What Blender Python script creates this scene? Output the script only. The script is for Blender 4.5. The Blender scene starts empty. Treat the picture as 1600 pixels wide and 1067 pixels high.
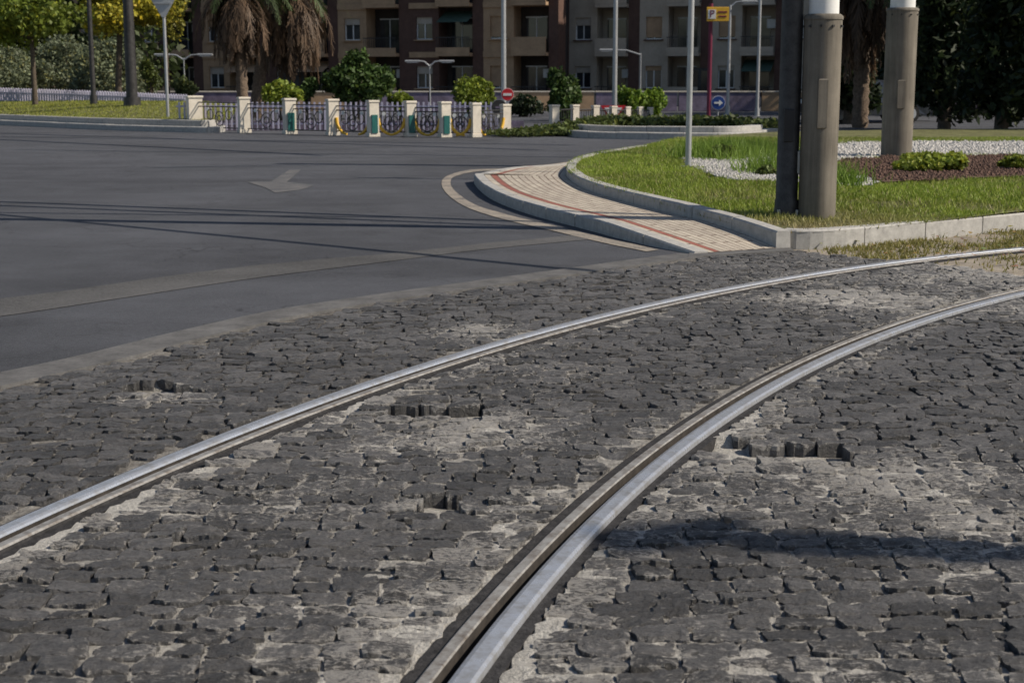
import bpy, math, random
import numpy as np
from mathutils import Vector
random.seed(7); rng=np.random.default_rng(11)
sc=bpy.context.scene
sc.view_settings.view_transform='Standard'; sc.view_settings.look='None'; sc.view_settings.exposure=0
# ---------------------------------------------------------------- survey (photo -> ground metres)
H=1.4; F=2300.0; PIT=math.radians(10); cp,sp=math.cos(PIT),math.sin(PIT)
def G(px,py,z=0.0):
    u=px-800; v=py-533.5; t=(H-z)/(F*sp+v*cp)
    return (u*t,(F*cp-v*sp)*t)
def ZX(px,py,Y):
    u=px-800; v=py-533.5; k=Y/(F*cp-v*sp)
    return (u*k, H-k*(F*sp+v*cp))
# ---------------------------------------------------------------- light
EL=math.radians(41); shx,shy=-.985,.173
S=Vector((-shx*math.cos(EL),-shy*math.cos(EL),math.sin(EL))).normalized()
sd=bpy.data.lights.new('sun','SUN'); sd.energy=5.0; sd.angle=math.radians(.5); sd.color=(1,.90,.76)
so=bpy.data.objects.new('sun',sd); sc.collection.objects.link(so); so.rotation_euler=S.to_track_quat('Z','Y').to_euler(); so.location=(20,-10,25)
w=bpy.data.worlds.new('World'); sc.world=w; w.use_nodes=True
nt=w.node_tree; sky=nt.nodes.new('ShaderNodeTexSky'); sky.sky_type='NISHITA'; sky.sun_disc=False
sky.sun_elevation=EL; sky.sun_rotation=math.atan2(S.x,S.y)
nt.links.new(sky.outputs[0],nt.nodes['Background'].inputs[0]); nt.nodes['Background'].inputs[1].default_value=.085
cd=bpy.data.cameras.new('camera'); co=bpy.data.objects.new('camera',cd); sc.collection.objects.link(co); sc.camera=co
co.location=(0,0,H); co.rotation_euler=(math.radians(80),0,0); cd.sensor_width=36; cd.lens=F/1600*36; cd.clip_end=2000; cd.clip_start=.05
cd.dof.use_dof=True; cd.dof.focus_distance=7; cd.dof.aperture_fstop=7.1
# ---------------------------------------------------------------- noise
def vn(x,y,seed=0):
    x=np.asarray(x,float); y=np.asarray(y,float)
    i=np.floor(x); j=np.floor(y); fx=x-i; fy=y-j
    fx=fx*fx*(3-2*fx); fy=fy*fy*(3-2*fy)
    def h(a,b):
        s=np.sin(a*127.1+b*311.7+seed*74.7)*43758.5453
        return s-np.floor(s)
    return (h(i,j)*(1-fx)+h(i+1,j)*fx)*(1-fy)+(h(i,j+1)*(1-fx)+h(i+1,j+1)*fx)*fy
def fbm(x,y,o=3,seed=0):
    r=0;a=.5;t=0
    for k in range(o): r=r+a*vn(x*2**k,y*2**k,seed+k*5); t+=a; a*=.5
    return r/t
def pip(x,y,poly):
    x=np.asarray(x); y=np.asarray(y); ins=np.zeros(x.shape,bool); n=len(poly)
    for k in range(n):
        x1,y1=poly[k]; x2,y2=poly[(k+1)%n]
        if y1==y2: continue
        c=((y1>y)!=(y2>y))&(x<(x2-x1)*(y-y1)/(y2-y1)+x1); ins^=c
    return ins
# ---------------------------------------------------------------- node helpers
class NM:
    def __init__(s,name):
        s.m=bpy.data.materials.new(name); s.m.use_nodes=True; s.t=s.m.node_tree; s.n=s.t.nodes; s.b=s.n['Principled BSDF']
        s.tc=s.n.new('ShaderNodeTexCoord'); s.co=s.tc.outputs['Object']
    def L(s,a,b): s.t.links.new(a,b)
    def noise(s,scale,detail=4,rough=.55,co=None,dist=0):
        n=s.n.new('ShaderNodeTexNoise'); n.inputs['Scale'].default_value=scale; n.inputs['Detail'].default_value=detail; n.inputs['Roughness'].default_value=rough; n.inputs['Distortion'].default_value=dist
        s.L(co or s.co,n.inputs['Vector']); return n.outputs[0]
    def mapping(s,scale=(1,1,1),rot=0,co=None):
        n=s.n.new('ShaderNodeMapping'); n.inputs['Scale'].default_value=scale; n.inputs['Rotation'].default_value=(0,0,rot); s.L(co or s.co,n.inputs[0]); return n.outputs[0]
    def math(s,op,a,b=None,c=None,clamp=False):
        n=s.n.new('ShaderNodeMath'); n.operation=op; n.use_clamp=clamp
        for k,v in enumerate((a,b,c)):
            if v is None: continue
            if isinstance(v,(int,float)): n.inputs[k].default_value=v
            else: s.L(v,n.inputs[k])
        return n.outputs[0]
    def ramp(s,f,lo,hi,a=0,b=1):
        n=s.n.new('ShaderNodeMapRange'); n.clamp=True; s.L(f,n.inputs[0]); n.inputs[1].default_value=lo; n.inputs[2].default_value=hi; n.inputs[3].default_value=a; n.inputs[4].default_value=b; return n.outputs[0]
    def mix(s,f,a,b,mode='MIX'):
        n=s.n.new('ShaderNodeMix'); n.data_type='RGBA'; n.blend_type=mode
        if isinstance(f,(int,float)): n.inputs[0].default_value=f
        else: s.L(f,n.inputs[0])
        for k,v in ((6,a),(7,b)):
            if isinstance(v,tuple): n.inputs[k].default_value=(*v[:3],1)
            else: s.L(v,n.inputs[k])
        return n.outputs[2]
    def vec(s,a,v):
        n=s.n.new('ShaderNodeVectorMath'); n.operation='SCALE'
        if isinstance(a,tuple): n.inputs[0].default_value=a
        else: s.L(a,n.inputs[0])
        if isinstance(v,(int,float)): n.inputs['Scale'].default_value=v
        else: s.L(v,n.inputs['Scale'])
        return n.outputs[0]
    def attr(s,name='Col'):
        n=s.n.new('ShaderNodeAttribute'); n.attribute_name=name; return n
    def bump(s,h,strength=.5,dist=.01):
        n=s.n.new('ShaderNodeBump'); n.inputs['Strength'].default_value=strength; n.inputs['Distance'].default_value=dist; s.L(h,n.inputs['Height']); s.L(n.outputs[0],s.b.inputs['Normal'])
    def col(s,c):
        if isinstance(c,tuple): s.b.inputs['Base Color'].default_value=(*c,1)
        else: s.L(c,s.b.inputs['Base Color'])
    def set(s,rough=.8,metal=0,spec=.5):
        s.b.inputs['Roughness'].default_value=rough; s.b.inputs['Metallic'].default_value=metal; s.b.inputs['Specular IOR Level'].default_value=spec; return s
def M(name,c,rough=.8,metal=0,ns=8,na=.25,bs=0,bst=.3,bd=.01,spec=.4):
    k=NM(name).set(rough,metal,spec); n=k.noise(ns,5,.65); n2=k.noise(ns*9,3)
    f=k.math('ADD',k.ramp(n,.3,.7,1-na,1+na),k.ramp(n2,.3,.7,-na*.4,na*.4))
    k.col(k.vec(c,f))
    if bs: k.bump(k.noise(bs,4,.6),bst,bd)
    return k.m
# stone
k=NM('basalt_sett').set(.48,0,.5); at=k.attr(); sep=k.n.new('ShaderNodeSeparateColor'); k.L(at.outputs['Color'],sep.inputs[0]); T,D,E=sep.outputs
nf=k.noise(95,6,.75); nm=k.noise(26,6,.7,dist=.8)
st=k.mapping((1,3.5,1),.15); nl=k.noise(40,6,.75,co=st)
base=k.vec((.108,.105,.104),k.math('MULTIPLY',k.ramp(T,0,1,.62,1.4),k.math('ADD',k.ramp(nm,.3,.7,.62,1.38),k.ramp(nf,.3,.7,-.3,.45))))
fac=k.math('ADD',k.math('MULTIPLY',D,.95),k.math('MULTIPLY',E,.20)); fac=k.math('ADD',fac,k.math('MULTIPLY',k.math('SUBTRACT',nm,.5),1.5)); fac=k.math('ADD',fac,k.math('MULTIPLY',k.math('SUBTRACT',nl,.5),2.0))
dm=k.ramp(fac,.44,.64,0,.85)
dustc=k.mix(k.noise(1.3,3),(.33,.31,.285),(.58,.555,.52))
k.col(k.mix(dm,base,dustc)); k.bump(k.math('ADD',k.math('ADD',nf,k.math('MULTIPLY',nl,2.0)),nm),1.0,.012); mSett=k.m
k=NM('joint_mortar').set(.95,0,.2); at=k.attr(); sep=k.n.new('ShaderNodeSeparateColor'); k.L(at.outputs['Color'],sep.inputs[0]); T,D,E=sep.outputs
nm=k.noise(24,7,.75); nf=k.noise(90,4,.7)
fac=k.math('ADD',D,k.math('MULTIPLY',k.math('SUBTRACT',nm,.5),1.5))
c=k.mix(k.ramp(fac,.05,.72),(.14,.13,.118),(.56,.54,.50)); k.col(k.vec(c,k.ramp(nf,.3,.7,.65,1.25))); k.bump(k.math('ADD',nm,nf),1.0,.02); mMort=k.m
# asphalt
def asph(name,c,crack=.8,warm=0):
    k=NM(name).set(.8,0,.35); a=k.noise(.22,4,.6,dist=.8); b=k.noise(2.2,5,.6); f=k.noise(110,3,.8); g=k.noise(320,2,.8); h=k.noise(32,4,.75)
    sw=k.noise(.8,4,.6,co=k.mapping((.25,1.6,1),-.25))
    v=k.n.new('ShaderNodeTexVoronoi'); v.feature='DISTANCE_TO_EDGE'; v.inputs['Scale'].default_value=2.4
    dn=k.n.new('ShaderNodeTexNoise'); dn.inputs['Scale'].default_value=3; dn.inputs['Detail'].default_value=6; k.L(k.co,dn.inputs[0])
    k.L(k.mix(.35,k.co,dn.outputs[1]),v.inputs['Vector'])
    cr=k.math('MULTIPLY',k.ramp(v.outputs['Distance'],.0,.022,1,0),k.ramp(k.noise(.45,3),.45,.6,0,crack))
    fa=k.math('ADD',k.ramp(a,.35,.65,.76,1.2),k.ramp(b,.3,.7,-.14,.14)); fa=k.math('ADD',fa,k.ramp(f,.3,.7,-.5,.6)); fa=k.math('ADD',fa,k.ramp(sw,.35,.7,-.12,.2)); fa=k.math('ADD',fa,k.ramp(g,.35,.7,-.25,.35)); fa=k.math('ADD',fa,k.ramp(h,.3,.7,-.22,.22))
    sp_=k.ramp(k.noise(150,1,.5),.67,.74,0,.9)
    k.col(k.mix(cr,k.mix(sp_,k.vec(c,fa),(.20,.195,.19)),(.022,.022,.024))); k.bump(k.math('ADD',f,g),.7,.008); return k.m
mAsph=asph('asphalt',(.064,.067,.077)); mAsph2=asph('asphalt_patch',(.093,.092,.092),0)
def worn(name,c,thr=.5,c0=(.075,.077,.084)):
    k=NM(name).set(.8,0,.3); a=k.noise(60,5,.75); b=k.noise(3,4); f=k.math('ADD',k.math('MULTIPLY',a,.7),k.math('MULTIPLY',b,.4))
    k.col(k.mix(k.ramp(f,thr-.08,thr+.1),k.vec(c0,k.ramp(a,.3,.7,.7,1.3)),c)); return k.m
mPaint=worn('worn_road_paint',(.17,.165,.16),.56); mEdge=worn('worn_edge_paint',(.33,.29,.24),.50)
mConc=M('concrete_strip',(.108,.106,.105),.85,ns=5,na=.35,bs=150,bst=.4,bd=.004)
mKerb=M('granite_kerb',(.38,.37,.35),.8,ns=14,na=.22,bs=120,bst=.4,bd=.004)
k=NM('rail_steel_worn').set(.28,.5,.7); a=k.noise(14,6,.75); 
k.col(k.mix(k.ramp(a,.44,.74),(.50,.52,.56),(.25,.235,.21))); k.L(k.ramp(a,.3,.7,.2,.45),k.b.inputs['Roughness']); mSteel=k.m
k=NM('rail_steel_guard').set(.4,.45,.5); a=k.noise(22,6,.75); k.col(k.mix(k.ramp(a,.42,.66),(.44,.42,.385),(.20,.165,.13))); mGuard=k.m
mGroove=M('rail_groove_grime',(.035,.030,.026),.9,ns=20,na=.5)
mRub=M('rail_rubber_jacket',(.036,.035,.036),.85,ns=25,na=.5,bs=60,bst=.8,spec=.2)
mSoil=M('dry_soil',(.19,.155,.115),.95,ns=6,na=.35,bs=40,bst=.6,bd=.02)
mLawn=M('lawn_soil',(.12,.12,.045),.95,ns=3,na=.45,bs=60,bst=.6,bd=.02)
mGrav=M('white_gravel',(.55,.53,.50),.9,ns=40,na=.35,bs=60,bst=1,bd=.03)
mBark=M('red_bark_mulch',(.12,.07,.052),.95,ns=25,na=.55,bs=50,bst=1,bd=.03)
mWhite=M('white_paint',(.75,.75,.73),.5,ns=5,na=.08); mGalv=M('galvanised_steel',(.42,.43,.44),.45,.5,ns=6,na=.12)
k=NM('taupe_concrete').set(.8,0,.3); a=k.noise(2.2,5,.6); st=k.noise(3,5,.6,co=k.mapping((9,9,.5))); g=k.noise(90,3,.7)
k.col(k.vec((.185,.165,.135),k.math('ADD',k.math('ADD',k.ramp(a,.3,.7,.75,1.15),k.ramp(st,.35,.7,-.18,.18)),k.ramp(g,.3,.7,-.08,.08)))); k.bump(g,.2,.004); mTaupe=k.m
mDark=M('dark_iron',(.05,.048,.048),.5,.3,ns=9,na=.4)
mCream=M('cream_pillar',(.70,.64,.54),.8,ns=6,na=.15); mLilac=M('lilac_paint',(.50,.48,.60),.6,ns=4,na=.15); mTeal=M('teal_tile',(.02,.12,.11),.4,ns=12,na=.2); mYel=M('yellow_paint',(.72,.42,.04),.5,ns=6,na=.1)
mPurp=M('purple_wall',(.17,.14,.20),.8,ns=2,na=.4)
mRed=M('red_sign',(.55,.02,.03),.4,ns=5,na=.05); mBlue=M('blue_sign',(.02,.06,.25),.4,ns=5,na=.05); mBlk=M('black_paint',(.015,.015,.018),.5,ns=5,na=.1); mMaroon=M('maroon_paint',(.16,.02,.05),.45,ns=5,na=.1)
mBarkT=M('tree_bark',(.10,.08,.06),.95,ns=10,na=.4,bs=30,bst=.8,bd=.03); mPalmT=M('palm_bark',(.17,.125,.09),.95,ns=14,na=.5,bs=25,bst=1,bd=.05)
def leafmat(name,c):
    k=NM(name).set(.55,0,.3); at=k.attr(); k.col(k.mix(1.0,at.outputs['Color'],c,'MULTIPLY'))
    tr=k.n.new('ShaderNodeBsdfTranslucent'); k.L(k.mix(1.0,at.outputs['Color'],tuple(min(1,x*1.3) for x in c),'MULTIPLY'),tr.inputs[0])
    mx=k.n.new('ShaderNodeMixShader'); mx.inputs[0].default_value=.3; k.L(k.b.outputs[0],mx.inputs[1]); k.L(tr.outputs[0],mx.inputs[2]); k.L(mx.outputs[0],k.n['Material Output'].inputs[0]); return k.m
# ---------------------------------------------------------------- mesh helpers
def link(o,parent=None):
    sc.collection.objects.link(o)
    if parent: o.parent=parent
    return o
def empty(name,parent=None):
    o=bpy.data.objects.new(name,None); return link(o,parent)
def npm(name,V,Fq,mat,col=None,smooth=False,parent=None,midx=None):
    V=np.asarray(V,np.float32).reshape(-1,3); Fq=np.asarray(Fq,np.int32); nf,kk=Fq.shape
    me=bpy.data.meshes.new(name); me.vertices.add(len(V)); me.vertices.foreach_set('co',V.ravel())
    me.loops.add(nf*kk); me.loops.foreach_set('vertex_index',Fq.ravel()); me.polygons.add(nf)
    me.polygons.foreach_set('loop_start',np.arange(0,nf*kk,kk,dtype=np.int32))
    if midx is not None: me.polygons.foreach_set('material_index',np.asarray(midx,np.int32))
    me.polygons.foreach_set('use_smooth',np.full(nf,smooth)); me.update(calc_edges=True); me.validate()
    if col is not None:
        a=me.color_attributes.new('Col','FLOAT_COLOR','POINT'); c=np.ones((len(V),4),np.float32); c[:,:3]=col; a.data.foreach_set('color',c.ravel())
    for m in (mat if isinstance(mat,list) else [mat]): me.materials.append(m)
    return link(bpy.data.objects.new(name,me),parent)
class MB:
    def __init__(s): s.v=[];s.f=[];s.mi=[];s.m=[];s.sm=[]
    def mat(s,m):
        if m not in s.m: s.m.append(m)
        return s.m.index(m)
    def add(s,V,Fs,m,smooth=False):
        o=len(s.v); s.v+= [tuple(p) for p in V]; i=s.mat(m)
        for f in Fs: s.f.append([o+a for a in f]); s.mi.append(i); s.sm.append(smooth)
    def box(s,c,d,m,rz=0,bev=0):
        x,y,z=c; a,b,h=d[0]/2,d[1]/2,d[2]/2; C,Sn=math.cos(rz),math.sin(rz); V=[]
        if bev:
            rings=[(-h,a-bev,b-bev),(-h+bev,a,b),(h-bev,a,b),(h,a-bev,b-bev)]
        else: rings=[(-h,a,b),(h,a,b)]
        for zz,aa,bb in rings:
            for sx,sy in ((-1,-1),(1,-1),(1,1),(-1,1)):
                X,Y=sx*aa,sy*bb; V.append((x+X*C-Y*Sn,y+X*Sn+Y*C,z+zz))
        Fs=[(3,2,1,0)]; n=len(rings)
        for r in range(n-1):
            for q in range(4): Fs.append((r*4+q,r*4+(q+1)%4,(r+1)*4+(q+1)%4,(r+1)*4+q))
        Fs.append(tuple((n-1)*4+q for q in range(4))); s.add(V,Fs,m)
    def tube(s,pts,rs,m,n=10,cap=True):
        P=[Vector(p) for p in pts]; V=[]; N=len(P)
        if isinstance(rs,(int,float)): rs=[rs]*N
        ref=None
        for i,p in enumerate(P):
            t=(P[min(i+1,N-1)]-P[max(i-1,0)]).normalized()
            if ref is None: ref=Vector((1,0,0)) if abs(t.x)<.9 else Vector((0,1,0))
            a=t.cross(ref).normalized(); b=t.cross(a).normalized()
            for q in range(n):
                an=2*math.pi*q/n; V.append(p+(a*math.cos(an)+b*math.sin(an))*rs[i])
        Fs=[(i*n+q,i*n+(q+1)%n,(i+1)*n+(q+1)%n,(i+1)*n+q) for i in range(N-1) for q in range(n)]
        s.add(V,Fs,m,True)
        if cap: s.add(V[:n],[tuple(range(n))[::-1]],m); s.add(V[-n:],[tuple(range(n))],m)
    def prism(s,poly,y0,y1,m):
        n=len(poly); V=[(x,y0,z) for x,z in poly]+[(x,y1,z) for x,z in poly]
        s.add(V,[tuple(range(n)),tuple(range(2*n-1,n-1,-1))]+[(q,q+n,(q+1)%n+n,(q+1)%n) for q in range(n)],m)
    def obj(s,name,parent=None,loc=None,rz=0):
        me=bpy.data.meshes.new(name); me.from_pydata(s.v,[],s.f)
        for m in s.m: me.materials.append(m)
        me.polygons.foreach_set('material_index',s.mi); me.polygons.foreach_set('use_smooth',s.sm); me.update()
        o=link(bpy.data.objects.new(name,me),parent)
        if loc: o.location=loc
        o.rotation_euler[2]=rz; return o
def sheet(name,poly,z,m):
    b=MB(); b.add([(x,y,z) for x,y in poly],[tuple(range(len(poly)))],m); return b.obj(name)
def cat(pts,n=12):
    P=[np.array(p,float) for p in pts]; P=[2*P[0]-P[1]]+P+[2*P[-1]-P[-2]]; out=[]
    for i in range(1,len(P)-2):
        for k_ in range(n):
            t=k_/n; a,b,c,d=P[i-1:i+3]
            out.append(.5*((2*b)+(-a+c)*t+(2*a-5*b+4*c-d)*t*t+(-a+3*b-3*c+d)*t**3))
    out.append(P[-2]); return np.array(out)
def resamp(P,step):
    d=np.r_[0,np.cumsum(np.hypot(*np.diff(P[:,:2],axis=0).T))]; n=max(2,int(d[-1]/step)+1); s=np.linspace(0,d[-1],n)
    return np.stack([np.interp(s,d,P[:,k]) for k in range(P.shape[1])],1)
def tangents(P):
    t=np.gradient(P[:,:2],axis=0); t/=np.linalg.norm(t,axis=1)[:,None]; return t, np.stack([t[:,1],-t[:,0]],1)
# ---------------------------------------------------------------- rails
def fitrail(pix):
    P=np.array([G(*p) for p in pix]); d=np.r_[0,np.cumsum(np.hypot(*np.diff(P,axis=0).T))]
    cx=np.polyfit(d,P[:,0],3); cy=np.polyfit(d,P[:,1],3); s=np.linspace(0,d[-1],200); C=np.stack([np.polyval(cx,s),np.polyval(cy,s)],1)
    a=(C[0]-C[1]); a/=np.linalg.norm(a); b=C[-1]-C[-2]; b/=np.linalg.norm(b)
    C=np.vstack([C[0]+a*3.5,C,C[-1]+b*14]); return resamp(C,.05)
RL=fitrail([(0,852),(100,803),(200,756),(300,706),(400,662),(500,628),(600,599),(700,570),(800,541),(900,512),(1000,485),(1100,462),(1200,443),(1300,425),(1400,411),(1500,400),(1600,391)])
RR=fitrail([(700,1067),(745,1000),(790,945),(850,875),(920,808),(1000,738),(1060,690),(1110,654),(1180,611),(1250,575),(1320,543),(1400,512),(1500,480),(1600,456)])
def signed(P,C):
    T_,N_=tangents(C); out=np.empty(len(P)); idx=np.empty(len(P),int)
    for a in range(0,len(P),20000):
        q=P[a:a+20000]; d2=((q[:,None,:]-C[None])**2).sum(2); i=d2.argmin(1); idx[a:a+20000]=i
        out[a:a+20000]=((q-C[i])*N_[i]).sum(1)
    return out,idx,N_
def rail(name,C,mir):
    T_,N_=tangents(C)
    prof=[(-.112,-.07,3),(-.112,-.006,3),(-.076,-.007,3),(-.0755,-.012,0),(-.073,.008,0),(-.064,.014,0),(-.026,.015,0),(-.013,.011,0),(-.009,.003,2),(-.007,-.042,2),(.026,-.042,2),(.0275,.004,1),(.031,.009,1),(.060,.009,1),(.067,.003,3),(.069,-.007,3),(.110,-.007,3),(.110,-.07,3)]
    if mir: prof=[(-a,b,c) for a,b,c in prof]
    n=len(C); V=[]
    for a,z,_ in prof: V.append(np.c_[C+N_*a,np.full(n,z)])
    V=np.concatenate(V); Fs=[];mi=[]
    for p in range(len(prof)-1):
        for i in range(n-1):
            q=[p*n+i,p*n+i+1,(p+1)*n+i+1,(p+1)*n+i]; Fs.append(q if mir else q[::-1]); mi.append(prof[p][2])
    return npm(name,V,Fs,[mSteel,mGuard,mGroove,mRub],midx=mi)
rail('tram_rail',RL,False); rail('tram_rail.001',RR,True)
# ---------------------------------------------------------------- ground sheets
strip=cat([G(*p) for p in [(-420,690),(-200,642),(0,595),(150,562),(300,524),(450,490),(600,466),(750,445),(900,424),(1030,406),(1085,399)]],8)
far_edge=[G(*p) for p in [(1215,389),(1290,398),(1480,414),(1600,430),(1800,452)]]
cob=[tuple(p) for p in strip]+far_edge+[(7.6,10.6),(7.6,2.2),(-3.6,2.2)]
sheet('ground',[(-700,-300),(700,-300),(700,900),(-700,900)],-.16,mSoil)
sheet('asphalt_road',[tuple(p) for p in strip]+[G(1215,389),G(1800,340),(60,15),(60,125),(-90,125),(-90,3)],0,mAsph)
T_,N_=tangents(strip); L1=strip-N_*.14; L2=strip+N_*.12; n=len(strip)
b=MB(); V=[(*p,-.1) for p in L1]+[(*p,.007) for p in L1]+[(*p,.007) for p in L2]+[(*p,-.1) for p in L2]
b.add(V,[(r*n+i,r*n+i+1,(r+1)*n+i+1,(r+1)*n+i) for r in range(3) for i in range(n-1)],mConc)
A1=[G(1078,396),G(1150,391),G(1232,386)]; A2=[G(1074,403),G(1150,398),G(1240,393)]
b.add([(*p,.010) for p in A1]+[(*p,.010) for p in A2]+[(*p,-.1) for p in A2],[(0,3,4,1),(1,4,5,2),(3,6,7,4),(4,7,8,5)],mConc); b.obj('concrete_edging')
def ribbon(name,up,lo,z,m):
    A=cat([G(*p) for p in up],8); B=cat([G(*p) for p in lo],8); n=len(A); b=MB()
    A=A+(np.c_[np.zeros(n),fbm(A[:,0]*2,A[:,1]*2,2,3)-.5])*.12
    b.add([(*p,z) for p in A]+[(*p,z) for p in B],[(i,n+i,n+i+1,i+1) for i in range(n-1)],m); return b.obj(name)
ribbon('asphalt_trench_patch',[(-300,500),(0,467),(200,441),(400,415),(600,397),(760,381),(900,368)],[(-300,533),(0,495),(200,465),(400,435),(600,410),(760,390),(930,374)],.004,mAsph2)
ribbon('road_edge_line',[(800,268),(750,268),(712,276),(704,286),(712,300),(742,320),(800,338),(880,357),(960,376),(1030,391)],[(790,264),(735,266),(700,275),(690,286),(698,303),(728,324),(785,343),(866,362),(946,381),(1010,394)],.006,mEdge)
sheet('road_arrow_marking',[G(*p) for p in [(386,285),(424,284),(452,266),(470,266),(448,285),(492,290),(470,297),(430,302),(415,294)]],.005,mPaint)
# ---------------------------------------------------------------- dust map
DP=[(1215,445,1490,490,.75),(1330,402,1760,456,.6),(1150,392,1700,470,.36),(1520,470,1700,505,.55),(560,632,870,705,.68),(1050,700,1640,800,.58),(1060,690,1330,760,.58),(1300,740,1700,880,.40),(170,596,340,630,.55),(690,500,810,528,.55),(590,775,730,802,.55),(520,880,720,1090,.44),(880,1040,960,1080,.6),(230,760,340,810,.5),(760,560,1000,610,.3),(1380,780,1640,850,.45),(300,720,640,830,.26),(1000,1000,1600,1080,.2),(700,640,900,720,.3)]
DG=[]
for x0,y0,x1,y1,s_ in DP:
    cx,cy=(x0+x1)/2,(y0+y1)/2; a=G(x0,cy);b_=G(x1,cy);c=G(cx,y0);d=G(cx,y1); m_=G(cx,cy); DG.append((m_[0],m_[1],abs(b_[0]-a[0])/2*1.1,abs(c[1]-d[1])/2*1.1,s_))
def dust(x,y,dl,dr):
    v=np.zeros_like(x)
    for cx,cy,rx,ry,s_ in DG: v=np.maximum(v,s_*np.exp(-(((x-cx)/rx)**2+((y-cy)/ry)**2)**1.0))
    v=np.maximum(v,.66*np.exp(-((dl-.15)/.09)**2)*(y<7.6)*(vn(x*2,y*2,3)*.8+.4))
    v=np.maximum(v,.26*np.exp(-((dl-.17)/.10)**2))
    v=np.maximum(v,.46*np.exp(-((dr+.22)/.14)**2)*(y<5.0)); v=np.maximum(v,.34*np.exp(-((dr-.18)/.09)**2)); v=np.maximum(v,.22*np.exp(-((dr+.18)/.09)**2))
    v=np.maximum(v,.7*np.exp(-((dr-.18)/.10)**2)*(y>5.6)*(y<6.4))
    v=v*(.40+1.1*fbm(x*6.1,y*6.1,3,9)); v=v+.22*np.clip(fbm(x*1.6,y*2.2,3,21)-.50,0,1)*2
    v=v+.13*np.clip((6.8-y)/3,0,1)
    return np.clip(v,0,1)
HO=[(183,597,262,612),(268,600,312,610),(590,633,742,652),(1112,686,1165,706),(1172,692,1338,722),(652,779,722,794)]
HG=[]
for x0,y0,x1,y1 in HO:
    a=G(x0,(y0+y1)/2); b_=G(x1,(y0+y1)/2); m_=G((x0+x1)/2,(y0+y1)/2); HG.append((a[0],b_[0],m_[1]-.11,m_[1]+.11))
def inhole(x,y,pad=0):
    r=np.zeros(np.shape(x),bool)
    for a,b_,c,d in HG: r|=(x>a-pad)&(x<b_+pad)&(y>c-pad)&(y<d+pad)
    return r
# setts
rows=[];y=2.25; 
while y<13.2:
    rh=random.uniform(.074,.098); x=-4.6+random.random()*.1
    while x<7.6:
        L=random.uniform(.095,.165) if random.random()<.85 else random.uniform(.06,.095)
        rows.append((x+L/2,y+rh/2,L,rh)); x+=L+random.uniform(.006,.015)
    y+=rh+random.uniform(.008,.015)
R=np.array(rows); R[:,1]+=.06*np.sin(R[:,0]*.8+1)+.06*(fbm(R[:,0]*.9,R[:,1]*.3,2,4)-.5)-R[:,0]*.02+rng.normal(0,.003,len(R))
ok=pip(R[:,0],R[:,1],cob); R=R[ok]
ds,_,_=signed(R[:,:2],strip); R=R[ds>.17]
R=R[~inhole(R[:,0],R[:,1])]
dl,_,_=signed(R[:,:2],RL); dr,_,_=signed(R[:,:2],RR); kp=(abs(dl)>.115)&(abs(dr)>.115); R=R[kp];dl=dl[kp];dr=dr[kp]
dist=R[:,1]
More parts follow.
